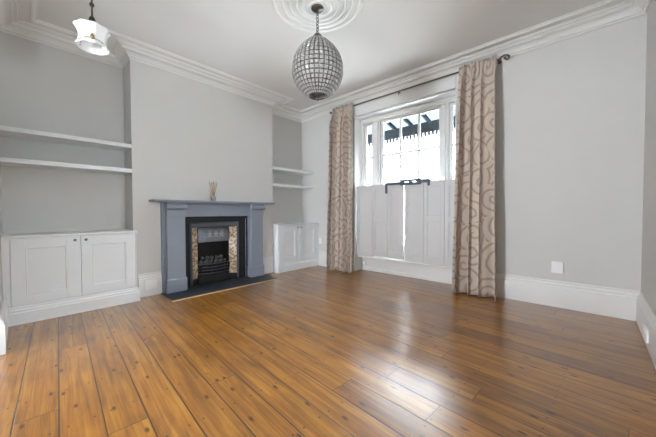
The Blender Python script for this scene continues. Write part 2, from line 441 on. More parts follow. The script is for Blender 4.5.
# architrave lining round the opening
b = MB()
b.box(WX0-0.16, WX0, W-0.028, W, 0, WHEAD+0.19, 0.004); b.box(WX1, WX1+0.16, W-0.028, W, 0, WHEAD+0.19, 0.004)
b.box(WX0+0.0005, WX1-0.0005, W-0.0275, W, WHEAD, WHEAD+0.19, 0.003)
b.box(WX0-0.016, WX0, W-0.036, W, 0.25, WHEAD, 0.003); b.box(WX1, WX1+0.016, W-0.036, W, 0.25, WHEAD, 0.003); b.box(WX0+0.0005, WX1-0.0005, W-0.0355, W, WHEAD, WHEAD+0.016, 0.003)
b.box(WX0-0.16, WX0, W-0.04, W-0.02, 0, 0.30, 0.004); b.box(WX1, WX1+0.16, W-0.04, W-0.02, 0, 0.30, 0.004)
struct(b.obj('trim_2', M['trim']))
# reveal linings
b = MB()
b.box(WX0, WX0+0.012, W+0.001, YB, 0, WHEAD-0.012); b.box(WX1-0.012, WX1, W+0.001, YB, 0, WHEAD-0.012); b.box(WX0, WX1, W+0.001, YB, WHEAD-0.012, WHEAD)
b.obj('window_lining', M['trim'], win)
# panel below the sill
b = MB(); b.box(WX0+0.012, WX1-0.012, YB-0.02, 4.56, 0, 0.44); b.box(WX0+0.012, WX1-0.012, YB-0.032, YB-0.02, 0, 0.06, 0.004)
b.obj('window_back_panel', M['trim'], win)
b = MB(); b.box(WX0+0.012, WX1-0.012, YB-0.06, 4.60, 0.44, 0.475, 0.006, 2); b.obj('window_sill', M['trim'], win)
b = MB(); b.box(WX0+0.0125, WX1-0.0125, 4.285, YB-0.021, 0.258, 0.284, 0.005, 2); b.obj('window_ledge', M['trim'], win)
# frame: head, jambs, mullions with stepped faces
FY0, FY1 = 4.41, 4.56
b = MB()
MX = [(WX0+0.012, 1.115), (1.315, 1.475), (2.565, 2.685), (2.835, WX1-0.012)]
for i, (x0, x1) in enumerate(MX):
    b.box(x0, x1, FY0+0.02, FY1, 0.475, 2.808)
    if i in (1, 2): b.box(x0+0.035, x1-0.035, FY0-0.005, FY0+0.02, 0.475, 2.73, 0.006)
b.box(WX0+0.012, WX1-0.012, FY0, FY1, 2.735, 2.808); b.box(WX0+0.012, WX1-0.012, FY0-0.02, FY0, 2.775, 2.808, 0.005)
b.obj('window_frame', M['trim'], win)
def sash(x0, x1, z0, z1, y, nv, hz):
    s_ = MB(); t = 0.042
    s_.box(x0, x0+t, y-0.02, y+0.02, z0, z1, 0.003); s_.box(x1-t, x1, y-0.02, y+0.02, z0, z1, 0.003)
    s_.box(x0+t, x1-t, y-0.02, y+0.02, z1-t, z1, 0.003); s_.box(x0+t, x1-t, y-0.02, y+0.02, z0, z0+t, 0.003)
    for k in range(1, nv):
        xx = x0 + t + (x1-x0-2*t)*k/nv
        s_.box(xx-0.018, xx+0.018, y-0.015, y+0.015, z0+t, z1-t)
    for z in hz: s_.box(x0+t, x1-t, y-0.014, y+0.014, z-0.017, z+0.017)
    so = s_.obj('sash', M['trim'], win)
    g = MB(); g.box(x0+t*0.6, x1-t*0.6, y-0.002, y+0.002, z0+t*0.6, z1-t*0.6); g.obj('pane', M['glass'], so)
for (x0, x1), n in (((1.115, 1.315), 1), ((1.475, 2.565), 3), ((2.685, 2.835), 1)):
    sash(x0, x1, 1.50, 2.735, 4.49, n, [2.11]); sash(x0, x1, 0.475, 1.54, 4.535, n, [1.0])

# frame and pane of the added side window, out of view
b = MB()
for ya, yb, za, zb in ((RWA, RWA+0.05, RZA, RZB), (RWB-0.05, RWB, RZA, RZB), (RWA, RWB, RZB-0.05, RZB), (RWA, RWB, RZA, RZA+0.05), (RWA, RWB, 1.41, 1.44)):
    b.box(XR+0.06, XR+0.12, ya, yb, za, zb)
w2 = struct(b.obj('added_side_window', M['trim']))
b = MB(); b.box(XR+0.088, XR+0.092, RWA+0.02, RWB-0.02, RZA+0.02, RZB-0.02); b.obj('pane', M['glass'], w2)

# shutters: two sets of three hinged leaves
SY0, SY1 = 4.235, 4.265
def shutter_set(leaves, label, loc, z0s):
    t = thing('window_shutter', loc, label, 'shutter', 'half height shutters in the window')
    for (x0, x1), z0 in zip(leaves, z0s):
        z1 = 1.565; st = 0.055; mid = 0.985
        m = MB()
        m.box(x0, x0+st, SY0, SY1, z0, z1, 0.002); m.box(x1-st, x1, SY0, SY1, z0, z1, 0.002)
        for a, c in ((z0, z0+0.10), (mid-0.045, mid+0.045), (z1-0.08, z1)):
            m.box(x0+st, x1-st, SY0+0.0005, SY1-0.0005, a, c)
        lf = m.obj('shutter_leaf', M['shut'], t)
        for a, c in ((z0+0.10, mid-0.045), (mid+0.045, z1-0.08)):
            q = MB(); q.box(x0+st, x1-st, SY0+0.010, SY1-0.010, a, c)
            # bead round the panel
            for xx in (x0+st, x1-st-0.012): q.box(xx, xx+0.012, SY0+0.004, SY0+0.012, a, c, 0.002)
            for zz in (a, c-0.012): q.box(x0+st, x1-st, SY0+0.004, SY0+0.012, zz, zz+0.012, 0.002)
            q.obj('panel', M['shut'], lf)
    return t
shutter_set([(1.095, 1.442), (1.447, 1.748), (1.753, 2.040)], 'left set of folding white panelled shutter leaves beside the left curtain', (1.57, 4.25, 0.32), (0.300, 0.318, 0.318))
shutter_set([(2.066, 2.380), (2.385, 2.700), (2.705, 2.856)], 'right set of folding white panelled shutter leaves beside the right curtain', (2.46, 4.25, 0.32), (0.296, 0.296, 0.296))

# dark grey bar clamped across the shutter tops
t = thing('shutter_bar', (2.10, 4.225, 1.40), 'dark grey bar with two slots hooked over the white shutter tops', 'bar')
b = MB()
y0, y1 = 4.207, 4.233
b.box(1.72, 2.02, y0, y1, 1.540, 1.586, 0.006, 2); b.obj('arm', M['clamp'], t)
b = MB(); b.box(2.33, 2.485, y0, y1, 1.545, 1.600, 0.006, 2); b.obj('arm', M['clamp'], t)
b = MB()
px = [2.0, 2.075, 2.145, 2.205, 2.275, 2.35]
b.box(px[0], px[-1], y0-0.006, y1, 1.524, 1.564, 0.005, 2); b.box(px[0], px[-1], y0-0.006, y1, 1.580, 1.614, 0.005, 2)
for k in (0, 2, 4): b.box(px[k], px[k+1], y0-0.006, y1, 1.550, 1.596, 0.004)
b.obj('slotted_plate', M['clamp'], t)
for x, zb in ((1.717, 1.405), (2.452, 1.495)):
    b = MB(); b.box(x, x+0.034, y0-0.004, y1, zb, 1.585, 0.007, 2); b.box(x, x+0.034, y1, SY1+0.012, 1.567, 1.585, 0.004); b.obj('end_hook', M['clamp'], t)

# ------------------------------------------------------------------ alcove cabinets
def knob(y, z, x, parent):
    k = MB(); k.lathe([(0.0, 0), (0.009, 0.0), (0.007, 0.008), (0.012, 0.014), (0.015, 0.020), (0.012, 0.026), (0.0, 0.028)], (x, y, z), 16, 'X')
    return k.obj('knob', M['nickel'], parent)
def cab_door(y0, y1, z0, z1, xf, py0, py1, pz0, pz1, ky, parent):
    d = MB(); xb = xf-0.022
    d.box(xb, xf, y0, py0, z0, z1, 0.0015); d.box(xb, xf, py1, y1, z0, z1, 0.0015)
    d.box(xb, xf, py0, py1, z0, pz0, 0.001); d.box(xb, xf, py0, py1, pz1, z1, 0.001)
    d.box(xb, xf-0.012, py0, py1, pz0, pz1)
    o = d.obj('door', M['cab'], parent)
    q = MB()
    for yy in (py0, py1-0.012): q.box(xf-0.012, xf-0.003, yy, yy+0.012, pz0, pz1, 0.003)
    for zz in (pz0, pz1-0.012): q.box(xf-0.012, xf-0.003, py0+0.012, py1-0.012, zz, zz+0.012, 0.003)
    q.obj('panel_bead', M['cab'], o)
    knob(ky, 0.80, xf, o)
def cabinet(y0, y1, doors, label, side, top_ext):
    t = thing('alcove_cabinet', (-0.1, (y0+y1)/2, 0), label, 'cabinet', 'alcove cupboards')
    xf = 0.151
    b = MB()
    b.box(-A+0.001, xf-0.024, y0+0.001, y1-0.001, 0.0, 0.845)
    ymin, ymax = doors[0][0]-0.003, doors[-1][1]+0.003
    b.box(xf-0.024, xf, y0+0.001, ymin, 0.10, 0.845, 0.001); b.box(xf-0.024, xf, ymax, y1-0.001, 0.10, 0.845, 0.001)
    b.obj('carcass', M['cab'], t)
    b = MB(); b.box(-A+0.001, 0.0005, y0+0.001, y1-0.001, 0.846, 0.872); b.box(0.0, 0.166, y0+(0.001 if top_ext[0] == 0 else -top_ext[0]), y1+(-0.001 if top_ext[1] == 0 else top_ext[1]), 0.846, 0.872, 0.004, 2)
    b.obj('top', M['cab'], t)
    b = MB(); prof = [(0, 0.172), (0.006, 0.172), (0.010, 0.160), (0.010, 0.150), (0.018, 0.138), (0.018, 0.122), (0.024, 0.112), (0.024, 0), (0, 0)]
    if side == 'far':    # exposed end on the larger Y side; room on the left of the path
        b.sweep([(0.001, y1), (xf, y1), (xf, y0+0.002)], [(-d, z) for d, z in prof] if False else prof) if False else b.sweep([(xf, y0+0.002), (xf, y1), (0.002, y1)][::-1], [(d, z) for d, z in prof]) if False else None
        pts = [(xf, y0+0.002), (xf, y1), (0.002, y1)]
    else:
        pts = [(0.002, y0), (xf, y0), (xf, y1-0.03)]
    # offset to the right of the path (outwards from the carcass)
    pts = [Vector(p) for p in pts]
    b.sweep([(p.x, p.y) for p in pts], [(-d, z) for d, z in prof])
    b.obj('plinth', M['cab'], t, smooth=30)
    for a in doors: cab_door(*a, t)
    return t
xf = 0.153
cabinet(YL, Y1-0.002, [(-0.060, 0.459, 0.178, 0.840, xf, 0.040, 0.347, 0.275, 0.748, 0.415), (0.464, 0.972, 0.178, 0.840, xf, 0.560, 0.878, 0.275, 0.748, 0.507)],
        'white two door cabinet in the near alcove left of the fireplace', 'far', (0, 0.006))
cabinet(Y2+0.002, W, [(3.195, 3.659, 0.178, 0.840, xf, 3.290, 3.560, 0.275, 0.740, 3.617), (3.664, 4.150, 0.178, 0.840, xf, 3.762, 4.052, 0.275, 0.740, 3.708)],
        'white two door cabinet in the far alcove between fireplace and window wall', 'near', (0.006, 0))

# floating shelves
def shelf(y0, y1, z, label):
    b = MB(); b.box(-A+0.001, -0.008, y0+0.001, y1-0.001, z-0.046, z, 0.002)
    tag(b.obj('floating_shelf', M['cab']), label, 'shelf', 'alcove shelves')
shelf(YL, Y1, 1.962, 'upper white floating shelf in the near alcove above the left cabinet')
shelf(YL, Y1, 1.650, 'lower white floating shelf in the near alcove above the left cabinet')
shelf(Y2, W, 1.936, 'upper white floating shelf in the far alcove beside the window wall')
shelf(Y2, W, 1.628, 'lower white floating shelf in the far alcove beside the window wall')

# ------------------------------------------------------------------ fireplace
FC = 2.095
t = thing('fireplace_surround', (0.07, FC, 0), 'grey-blue painted fireplace surround with mantel shelf on the chimney breast', 'fireplace')
for (ya, yb) in ((1.340, 1.573), (2.622, 2.850)):
    s_ = -1 if ya < FC else 1
    b = MB(); b.box(0.001, 0.137, ya, yb, 0.012, 1.235, 0.003)
    # backing strip behind the pilaster on its outer side
    if s_ < 0: b.box(0.001, 0.055, 1.303, ya, 0.012, 1.235, 0.002)
    else: b.box(0.001, 0.055, yb, 2.885, 0.012, 1.235, 0.002)
    j = b.obj('jamb', M['surround'], t)
    b = MB(); b.box(0.10, 0.152, ya-0.012, yb+0.012, 0.012, 0.178, 0.003); b.prism([(0.10, 0.178), (0.150, 0.178), (0.138, 0.196), (0.10, 0.196)], ya-0.010, yb+0.010)
    b.box(0.02, 0.10, ya-0.012, yb+0.012, 0.012, 0.178, 0.003)
    b.obj('plinth_block', M['surround'], j)
    b = MB(); b.box(0.12, 0.156, ya-0.005, yb+0.005, 1.042, 1.120, 0.004)
    b.prism([(0.12, 1.136), (0.165, 1.136), (0.190, 1.150), (0.196, 1.164), (0.196, 1.188), (0.186, 1.200), (0.12, 1.200)], ya-0.018, yb+0.018)
    b.box(0.12, 0.160, ya-0.004, yb+0.004, 1.200, 1.235); b.box(0.12, 0.146, ya-0.004, yb+0.004, 1.024, 1.034, 0.003)
    b.obj('corbel', M['surround'], j)
b = MB(); b.box(0.001, 0.098, 1.573, 2.622, 1.035, 1.236, 0.003); b.box(0.05, 0.106, 1.575, 2.620, 1.205, 1.236, 0.004); b.obj('frieze', M['surround'], t)
b = MB(); b.box(0.001, 0.237, 1.165, 3.035, 1.240, 1.264, 0.005, 2); b.box(0.001, 0.20, 1.28, 2.91, 1.228, 1.240, 0.003); b.obj('mantel_shelf', M['surround'], t)

# cast iron register grate
g = thing('register_grate', (-0.05, FC, 0), 'black cast iron register grate with tiled cheeks set inside the surround', 'grate')
X0 = -0.012
b = MB()   # black slips filling the space between the jambs
for (ya, yb, za, zb) in ((1.601, 1.685, 0.011, 1.029), (2.463, 2.599, 0.011, 1.029), (1.685, 2.463, 0.945, 1.029)):
    b.box(-0.05, X0, ya, yb, za, zb)
b.box(0.002, 0.012, 1.5735, 1.603, 0.011, 1.033); b.box(0.002, 0.012, 2.598, 2.6215, 0.011, 1.033); b.box(0.002, 0.012, 1.5735, 2.6215, 1.0, 1.0345)
b.obj('slip', M['iron'], g)
b = MB()   # moulded frame of the register plate
fr = [(1.685, 1.722), (2.440, 2.463)]
b.box(-0.04, 0.006, 1.685, 1.720, 0.011, 0.945, 0.005, 2); b.box(-0.04, 0.006, 2.438, 2.463, 0.011, 0.945, 0.005, 2); b.box(-0.04, 0.006, 1.720, 2.438, 0.872, 0.945, 0.005, 2)
b.box(-0.02, 0.014, 1.690, 1.702, 0.03, 0.936, 0.004); b.box(-0.02, 0.014, 2.449, 2.459, 0.03, 0.936, 0.004); b.box(-0.02, 0.014, 1.69, 2.459, 0.928, 0.940, 0.004)
b.obj('frame', M['iron_grey'], g)
XI = -0.105
for side in (0, 1):   # splayed tile cheeks
    o0, i0 = ((1.722, 1.838), (2.437, 2.346))[side]
    b = MB(); d = 0.012 if side else -0.012
    b.prism([(X0-0.004, o0), (XI, i0), (XI, i0+d), (X0-0.012, o0+d)], 0.10, 0.868, 'XY')
    b.obj('tile_panel', M['tile'], g)
    b = MB(); b.prism([(X0, o0), (XI+0.002, i0), (XI-0.06, i0), (XI-0.06, i0+d*4), (X0-0.03, o0+d)], 0.004, 0.10, 'XY')
    b.obj('cheek_foot', M['iron'], g)
b = MB()   # firebox: back, sides, top, base
b.box(-0.34, -0.32, 1.75, 2.44, 0.0, 0.95); b.box(-0.32, XI-0.002, 1.80, 1.838, 0.0, 0.95); b.box(-0.32, XI-0.002, 2.348, 2.39, 0.0, 0.95)
b.box(-0.32, XI, 1.8, 2.39, 0.868, 0.95); b.box(-0.32, -0.03, 1.84, 2.346, 0.002, 0.02)
b.obj('firebox', M['soot'], g)
# hood: bowed canopy
b = MB(); n = 12; rows = []
for z, bow in ((0.864, 0.02), (0.855, 0.035), (0.72, 0.055), (0.66, 0.06), (0.645, 0.062), (0.632, 0.055)):
    rows.append([b.bm.verts.new((XI+0.004 + bow*(0.25+0.75*math.sin(PI*k/n)), 1.842+(2.342-1.842)*k/n, z + (0.006*math.sin(PI*k/n) if z < 0.7 else 0))) for k in range(n+1)])
for ra, rb in zip(rows, rows[1:]):
    for k in range(n): b.bm.faces.new((ra[k], ra[k+1], rb[k+1], rb[k]))
r = bmesh.ops.solidify(b.bm, geom=b.bm.faces[:], thickness=0.012)
hood = b.obj('hood', M['iron_hood'], g, smooth=40)
b = MB()   # flower relief on the hood
for cy in (2.00, 2.105, 2.195):
    for k in range(6):
        a = 2*PI*k/6
        b.lathe([(0.0, 0.008), (0.010, 0.005), (0.013, -0.004)], (XI+0.060, cy+0.026*math.cos(a), 0.765+0.03*math.sin(a)), 8, 'X')
    b.lathe([(0.0, 0.010), (0.012, 0.005), (0.014, -0.004)], (XI+0.060, cy, 0.765), 10, 'X')
for zz in (0.715, 0.812): b.box(XI+0.03, XI+0.066, 1.955, 2.24, zz, zz+0.008, 0.002)
b.obj('relief', M['relief'], hood)
# bars of the basket
for k, z in enumerate((0.300, 0.252, 0.204, 0.156)):
    b = MB(); pts = [(XI+0.01+0.075*math.sin(PI*i/14)**0.7, 1.842+0.502*i/14, z) for i in range(15)]
    b.tube(pts, 0.0075, 8); b.obj('grate_bar', M['iron_grey'], g)
b = MB(); 
for i in (3, 5, 7, 9, 11): b.tube([(XI+0.01+0.075*math.sin(PI*i/14)**0.7, 1.842+0.502*i/14, z) for z in (0.14, 0.30)], 0.006, 6)
b.obj('grate_upright', M['iron'], g)
b = MB(); b.box(-0.30, -0.06, 1.85, 2.335, 0.20, 0.285); b.obj('fire_bed', M['soot'], g)
b = MB(); pts = [(XI+0.012+0.05*math.sin(PI*i/10), 1.85+0.486*i/10) for i in range(11)]
b.prism(pts+[(XI-0.02, 2.336), (XI-0.02, 1.85)], 0.021, 0.135, 'XY'); b.obj('ash_pan', M['soot'], g)
# coals
def coal_mesh(i):
    bm = bmesh.new(); bmesh.ops.create_icosphere(bm, subdivisions=2, radius=0.5)
    rs = random.Random(i)
    dirs = [Vector((rs.uniform(-1, 1), rs.uniform(-1, 1), rs.uniform(-1, 1))).normalized() for _ in range(7)]
    for v in bm.verts:
        n_ = v.co.normalized(); k = 1
        for d_ in dirs: k = min(k, 0.72/max(n_.dot(d_), 0.3)) if n_.dot(d_) > 0.72 else k
        v.co = n_*0.5*k*rs.uniform(0.95, 1.04)
    me = bpy.data.meshes.new('coal_lump'); bm.to_mesh(me); bm.free(); me.materials.append(M['coal']); return me
cm = [coal_mesh(i) for i in range(4)]
ci = 0
for layer, (z, ys, xs) in enumerate(((0.318, [1.90, 1.975, 2.05, 2.125, 2.20, 2.275], -0.13), (0.318, [1.93, 2.02, 2.10, 2.18, 2.26], -0.205), (0.378, [1.94, 2.01, 2.085, 2.16, 2.235], -0.165))):
    for y in ys:
        o = bpy.data.objects.new('coal_lump', cm[ci % 4]); COL.objects.link(o)
        s_ = random.uniform(0.066, 0.074)
        o.location = (xs+random.uniform(-.006, .006), y+random.uniform(-.004, .004), z); o.scale = (s_, s_, s_*0.9); o.rotation_euler = (0, 0, random.uniform(0, 6))
        tag(o, 'ashy grey coal lump piled in the cast iron fire basket', 'coal', 'coals in the fire basket'); ci += 1

# hearth
t = thing('hearth', (0.25, FC, 0), 'black slate tiled hearth slab in front of the fireplace', 'hearth')
b = MB(); b.box(0.0015, 0.500, 1.285, 2.905, 0.0, 0.010, 0.002); b.obj('slate_slab', M['slate'], t)
b = MB(); b.box(0.500, 0.535, 1.265, 2.925, 0.0, 0.007, 0.001); b.obj('pine_border', M['pine'], t)

# reed diffuser
t = thing('reed_diffuser', (0.125, 1.99, 1.264), 'small glass reed diffuser with brown sticks on the mantel shelf', 'diffuser')
b = MB(); c0 = (0.125, 1.99, 1.2645)
b.lathe([(0.0, 0), (0.030, 0), (0.033, 0.004), (0.033, 0.055), (0.028, 0.066), (0.013, 0.072), (0.013, 0.088), (0.016, 0.090), (0.011, 0.091), (0.010, 0.072), (0.0, 0.071)], c0, 20)
b.obj('bottle', M['crystal'], t)
b = MB(); b.lathe([(0.0145, 0.072), (0.0175, 0.073), (0.0175, 0.088), (0.0165, 0.0905)], c0, 16); b.obj('collar', M['brass'], t)
for k in range(8):
    a = 2*PI*k/8+0.4; r = 0.035+0.015*(k % 3)
    b = MB(); b.tube([(c0[0]-0.006*math.cos(a), c0[1]-0.006*math.sin(a), c0[2]+0.02), (c0[0]+r*math.cos(a)*0.7, c0[1]+r*math.sin(a), c0[2]+0.27+0.02*(k % 2))], 0.0036, 6)
    b.obj('reed', M['reed'], t)

# ------------------------------------------------------------------ sockets and plates
def socket_y(x0, x1, z0, z1, label, dep=0.012, name='wall_socket', rockers=True, y=W):
    t = thing(name, ((x0+x1)/2, y, (z0+z1)/2), label, 'socket')
    b = MB(); b.box(x0, x1, y-dep, y-0.0005, z0, z1, 0.004, 2); b.obj('faceplate', M['plastic'], t)
    if rockers:
        xm, zm = (x0+x1)/2, (z0+z1)/2
        b = MB(); b.box(xm-0.012, xm+0.012, y-dep-0.004, y-dep+0.001, zm+0.01, zm+0.04, 0.002); b.obj('switch', M['plastic'], t)
    return t
socket_y(3.955, 4.062, 0.392, 0.522, 'white square plastic box on the wall right of the curtains', 0.035, 'junction_box', True)
socket_y(0.172, 0.262, 0.445, 0.570, 'white upright socket plate on window wall beside the far cabinet', 0.012)
t = thing('phone_socket', (1.13, YB-0.032, 0.12), 'small grey socket box low on the panel under the window', 'socket')
b = MB(); b.box(1.10, 1.178, YB-0.066, YB-0.0325, 0.085, 0.165, 0.004); b.obj('box', M['plastic'], t)
b = MB(); b.box(1.106, 1.160, YB-0.070, YB-0.0655, 0.090, 0.160, 0.002); b.obj('grey_cover', M['plastic_grey'], t)
def socket_x(x, d, y0, y1, z0, z1, label):
    t = thing('baseboard_socket', (x, (y0+y1)/2, (z0+z1)/2), label, 'socket')
    xa, xb = sorted((x, x+d*0.014))
    b = MB(); b.box(xa, xb, y0, y1, z0, z1, 0.004, 2); b.obj('faceplate', M['plastic'], t)
    for k in (0.28, 0.72):
        ym = y0+(y1-y0)*k; xa, xb = sorted((x+d*0.013, x+d*0.018))
        b = MB(); b.box(xa, xb, ym-0.008, ym+0.008, z0+(z1-z0)*0.6, z0+(z1-z0)*0.85, 0.002); b.obj('switch', M['plastic'], t)
socket_x(0.0295, 1, 1.095, 1.235, 0.085, 0.205, 'white double socket on the baseboard between cabinet and fireplace')
socket_x(XR-0.0295, -1, 3.33, 3.50, 0.06, 0.17, 'white double socket on the right wall baseboard')

# ------------------------------------------------------------------ curtains
RODY, RODZ = W-0.085, 3.0
def curtain(x0t, x1t, x0b, x1b, nf, seed, label, yb):
    rs = random.Random(seed); NX, NZ = 130, 46
    ph = [rs.uniform(0, 6.28) for _ in range(6)]
    bm = bmesh.new(); uvl = bm.loops.layers.uv.new('UVMap')
    ztop, zbot = RODZ+0.045, 0.012
    grid = []
    for j in range(NZ+1):
        tz = j/NZ; z = ztop + (zbot-ztop)*tz
        row = []
        for i in range(NX+1):
            s_ = i/NX
            pin = min(1, max(0, (tz-0.02)/0.10)); pin = pin*pin*(3-2*pin)
            a = 2*PI*nf*(s_+0.035*math.sin(2*PI*s_+ph[0])+0.018*math.sin(4*PI*s_+ph[1]+tz*1.1)) + ph[2]
            amp = (0.016+0.060*pin+0.022*tz)*(0.75+0.35*math.sin(2*PI*s_*1.5+ph[3]))
            fold = math.sin(a)+0.34*math.sin(2*a+ph[4]+1.2*tz)
            # heading: finer pencil pleats
            fine = 0.010*(1-pin)*math.sin(2*PI*nf*3*s_)
            x = (x0t+(x1t-x0t)*s_)*(1-tz**1.3) + (x0b+(x1b-x0b)*s_)*tz**1.3
            x += 0.018*pin*math.cos(a)
            y = RODY - 0.046 + (yb+0.012)*tz - 0.02*pin - amp*fold + fine - 0.01*math.sin(3*tz+ph[5])
            y = min(y, W-0.052)
            row.append(bm.verts.new((x, y, z)))
        grid.append(row)
    us = [0]
    mid = grid[NZ//2]
    for i in range(NX): us.append(us[-1]+(mid[i+1].co-mid[i].co).length)
    for j in range(NZ):
        for i in range(NX):
            f = bm.faces.new((grid[j][i], grid[j][i+1], grid[j+1][i+1], grid[j+1][i])); f.smooth = True
            for lp, (ii, jj) in zip(f.loops, ((i, j), (i+1, j), (i+1, j+1), (i, j+1))):
                lp[uvl].uv = (us[ii]+seed*3.1, grid[jj][ii].co.z)
    me = bpy.data.meshes.new('curtain'); bm.to_mesh(me); bm.free(); me.materials.append(M['curtain'])
    o = bpy.data.objects.new('curtain', me); COL.objects.link(o)
    so = o.modifiers.new('cloth thickness', 'SOLIDIFY'); so.thickness = 0.004; so.offset = 0
    return tag(o, label, 'curtain', 'swirl patterned curtains')
curtain(0.665, 1.135, 0.62, 1.17, 4.5, 2, 'beige swirl patterned curtain hanging left of the window', -0.035)
curtain(2.945, 3.400, 2.90, 3.455, 3.6, 5, 'beige swirl patterned curtain hanging right of the window', -0.07)

t = thing('curtain_rod', (2.03, RODY, RODZ), 'thin dark bronze curtain rod above the window under the cornice', 'curtain rod')
b = MB(); b.tube([(0.62, RODY, RODZ), (3.42, RODY, RODZ)], 0.009, 10); b.obj('rod', M['rod'], t)
b = MB(); b.tube([(3.42+0.035-0.035*math.cos(a)+0.004*i, RODY, RODZ+0.030*math.sin(a)) for i, a in enumerate([k*PI/7 for k in range(15)])], 0.010, 8); b.obj('hook_finial', M['rod'], t)
b = MB(); b.lathe([(0, -0.05), (0.012, -0.048), (0.022, -0.03), (0.024, -0.018), (0.014, -0.004), (0.011, 0.0)], (0.60, RODY, RODZ), 14, 'X'); b.obj('ball_finial', M['rod'], t)
for x in (0.64, 2.02, 3.405):
    b = MB(); b.tube([(x, W-0.002, RODZ-0.005), (x, RODY+0.01, RODZ-0.012), (x, RODY, RODZ-0.016)], 0.006, 8)
    b.lathe([(0, 0), (0.018, 0), (0.018, 0.006), (0, 0.008)], (x, W-0.009, RODZ-0.005), 14, 'Y'); b.tube([(x, RODY, RODZ-0.012), (x, RODY, RODZ-0.055)], [0.007, 0.005], 8)
    b.obj('bracket', M['rod'], t)

# ------------------------------------------------------------------ ceiling rose and lights
CX, CY = 2.28, 2.03
b = MB()
prof = [(0.445, 0.0), (0.445, -0.008), (0.432, -0.020), (0.415, -0.020), (0.405, -0.010), (0.36, -0.010), (0.352, -0.024), (0.335, -0.028), (0.322, -0.018),
        (0.29, -0.014), (0.283, -0.026), (0.268, -0.030), (0.258, -0.020), (0.225, -0.018), (0.218, -0.030), (0.205, -0.032), (0.196, -0.022), (0.155, -0.022), (0.148, -0.036), (0.135, -0.036), (0.125, -0.026), (0.09, -0.026), (0.085, -0.034), (0.0, -0.034)]
b.lathe([(r, H+1.5*z) for r, z in prof], (CX, CY, 0), 72)
tag(b.obj('ceiling_rose', M['cornice'], smooth=25), 'round white plaster rose with concentric rings on the ceiling', 'ceiling rose')

t = thing('chandelier', (CX, CY, H-0.051), 'crystal bead globe chandelier hanging on a chain from the ceiling rose', 'chandelier')
b = MB(); b.cap_lathe([(0.062, H-0.052), (0.062, H-0.058), (0.050, H-0.070), (0.025, H-0.080), (0.012, H-0.088)], c=(CX, CY, 0), n=28); b.obj('ceiling_cap', M['wire'], t)
b = MB()
ztop, zbot = H-0.085, 2.845
nl = 7; ll = (ztop-zbot)/nl
for k in range(nl):
    zc = ztop - ll*(k+0.5); pts = []
    for i in range(16):
        a = 2*PI*i/16; u, v = 0.013*math.cos(a), (ll*0.5+0.005)*math.sin(a)
        pts.append((CX+(u if k % 2 else 0), CY+(0 if k % 2 else u), zc+v))
    b.tube(pts, 0.0035, 6, closed=True)
b.obj('chain', M['wire'], t)
# globe silhouette (radius, height)
G0 = [(0.035, 2.815), (0.075, 2.785), (0.125, 2.745), (0.170, 2.700), (0.205, 2.650), (0.230, 2.598), (0.244, 2.545), (0.248, 2.49), (0.244, 2.435), (0.230, 2.385), (0.205, 2.34), (0.170, 2.30), (0.130, 2.268), (0.090, 2.25)]
def gl(z):
    for (ra, za), (rb, zb) in zip(G0, G0[1:]):
        if za >= z >= zb: return ra+(rb-ra)*(za-z)/(za-zb)
    return G0[-1][0]
# rows evenly spaced along the silhouette
G = [(max(gl(1.0*z), 0.03), z) for z in [2.815-0.565*(0.5-0.5*math.cos(PI*(0.04+0.93*k/20)))/0.985 for k in range(21)]]
NS = 34
b = MB(); b.cap_lathe([(0.012, 2.85), (0.030, 2.845), (0.045, 2.825), (0.052, 2.805), (0.048, 2.800)], c=(CX, CY, 0), n=28); b.obj('crown_cap', M['wire'], t)
b = MB(); b.cap_lathe([(0.070, 2.252), (0.066, 2.243), (0.04, 2.234), (0.02, 2.226), (0.010, 2.220), (0.013, 2.210), (0.006, 2.196)], c=(CX, CY, 0), n=28); b.obj('base_plate', M['wire'], t)
b = MB()
for k in range(NS):
    a = 2*PI*k/NS; b.tube([(CX+r*math.cos(a), CY+r*math.sin(a), z) for r, z in G], 0.0034, 5)
for r, z in G: b.tube([(CX+r*math.cos(2*PI*i/NS), CY+r*math.sin(2*PI*i/NS), z) for i in range(NS)], 0.0036, 5, closed=True)
b.obj('wire_cage', M['wire'], t)
# strands of cut beads; first one built, the rest turned copies
b = MB()
for (r0, z0), (r1, z1) in zip(G, G[1:]):
    rc, zc = (r0+r1)/2, (z0+z1)/2; hgt = math.hypot(r1-r0, z1-z0)*0.74; wd = 2*PI*rc/NS*0.70
    ta = math.atan2(r0-r1, z0-z1)
    bm2 = bmesh.new(); bmesh.ops.create_cube(bm2, size=1)
    bmesh.ops.scale(bm2, vec=(0.016, wd, hgt), verts=bm2.verts)
    bmesh.ops.bevel(bm2, geom=bm2.edges[:], offset=0.0038, segments=1, affect='EDGES')
    mt = Matrix.Rotation(PI/NS, 4, 'Z') @ Matrix.Translation((rc*math.cos(PI/NS), 0, zc-2.5)) @ Matrix.Rotation(ta, 4, 'Y')
    bmesh.ops.transform(bm2, matrix=mt, verts=bm2.verts)
    me = bpy.data.meshes.new('tmp'); bm2.to_mesh(me); bm2.free(); b.bm.from_mesh(me); bpy.data.meshes.remove(me)
st0 = b.obj('bead_strand', M['crystal'])
st0.parent = t; st0.location = (0, 0, 2.5-(H-0.051))
for k in range(1, NS):
    s2 = st0.copy(); COL.objects.link(s2); s2.parent = t; s2.rotation_euler = (0, 0, 2*PI*k/NS)
b = MB(); b.tube([(CX, CY, 2.80), (CX, CY, 2.25)], 0.006, 8)
b.lathe([(0, 2.40), (0.03, 2.395), (0.03, 2.37), (0, 2.36)], (CX, CY, 0), 16); b.obj('stem', M['wire'], t)
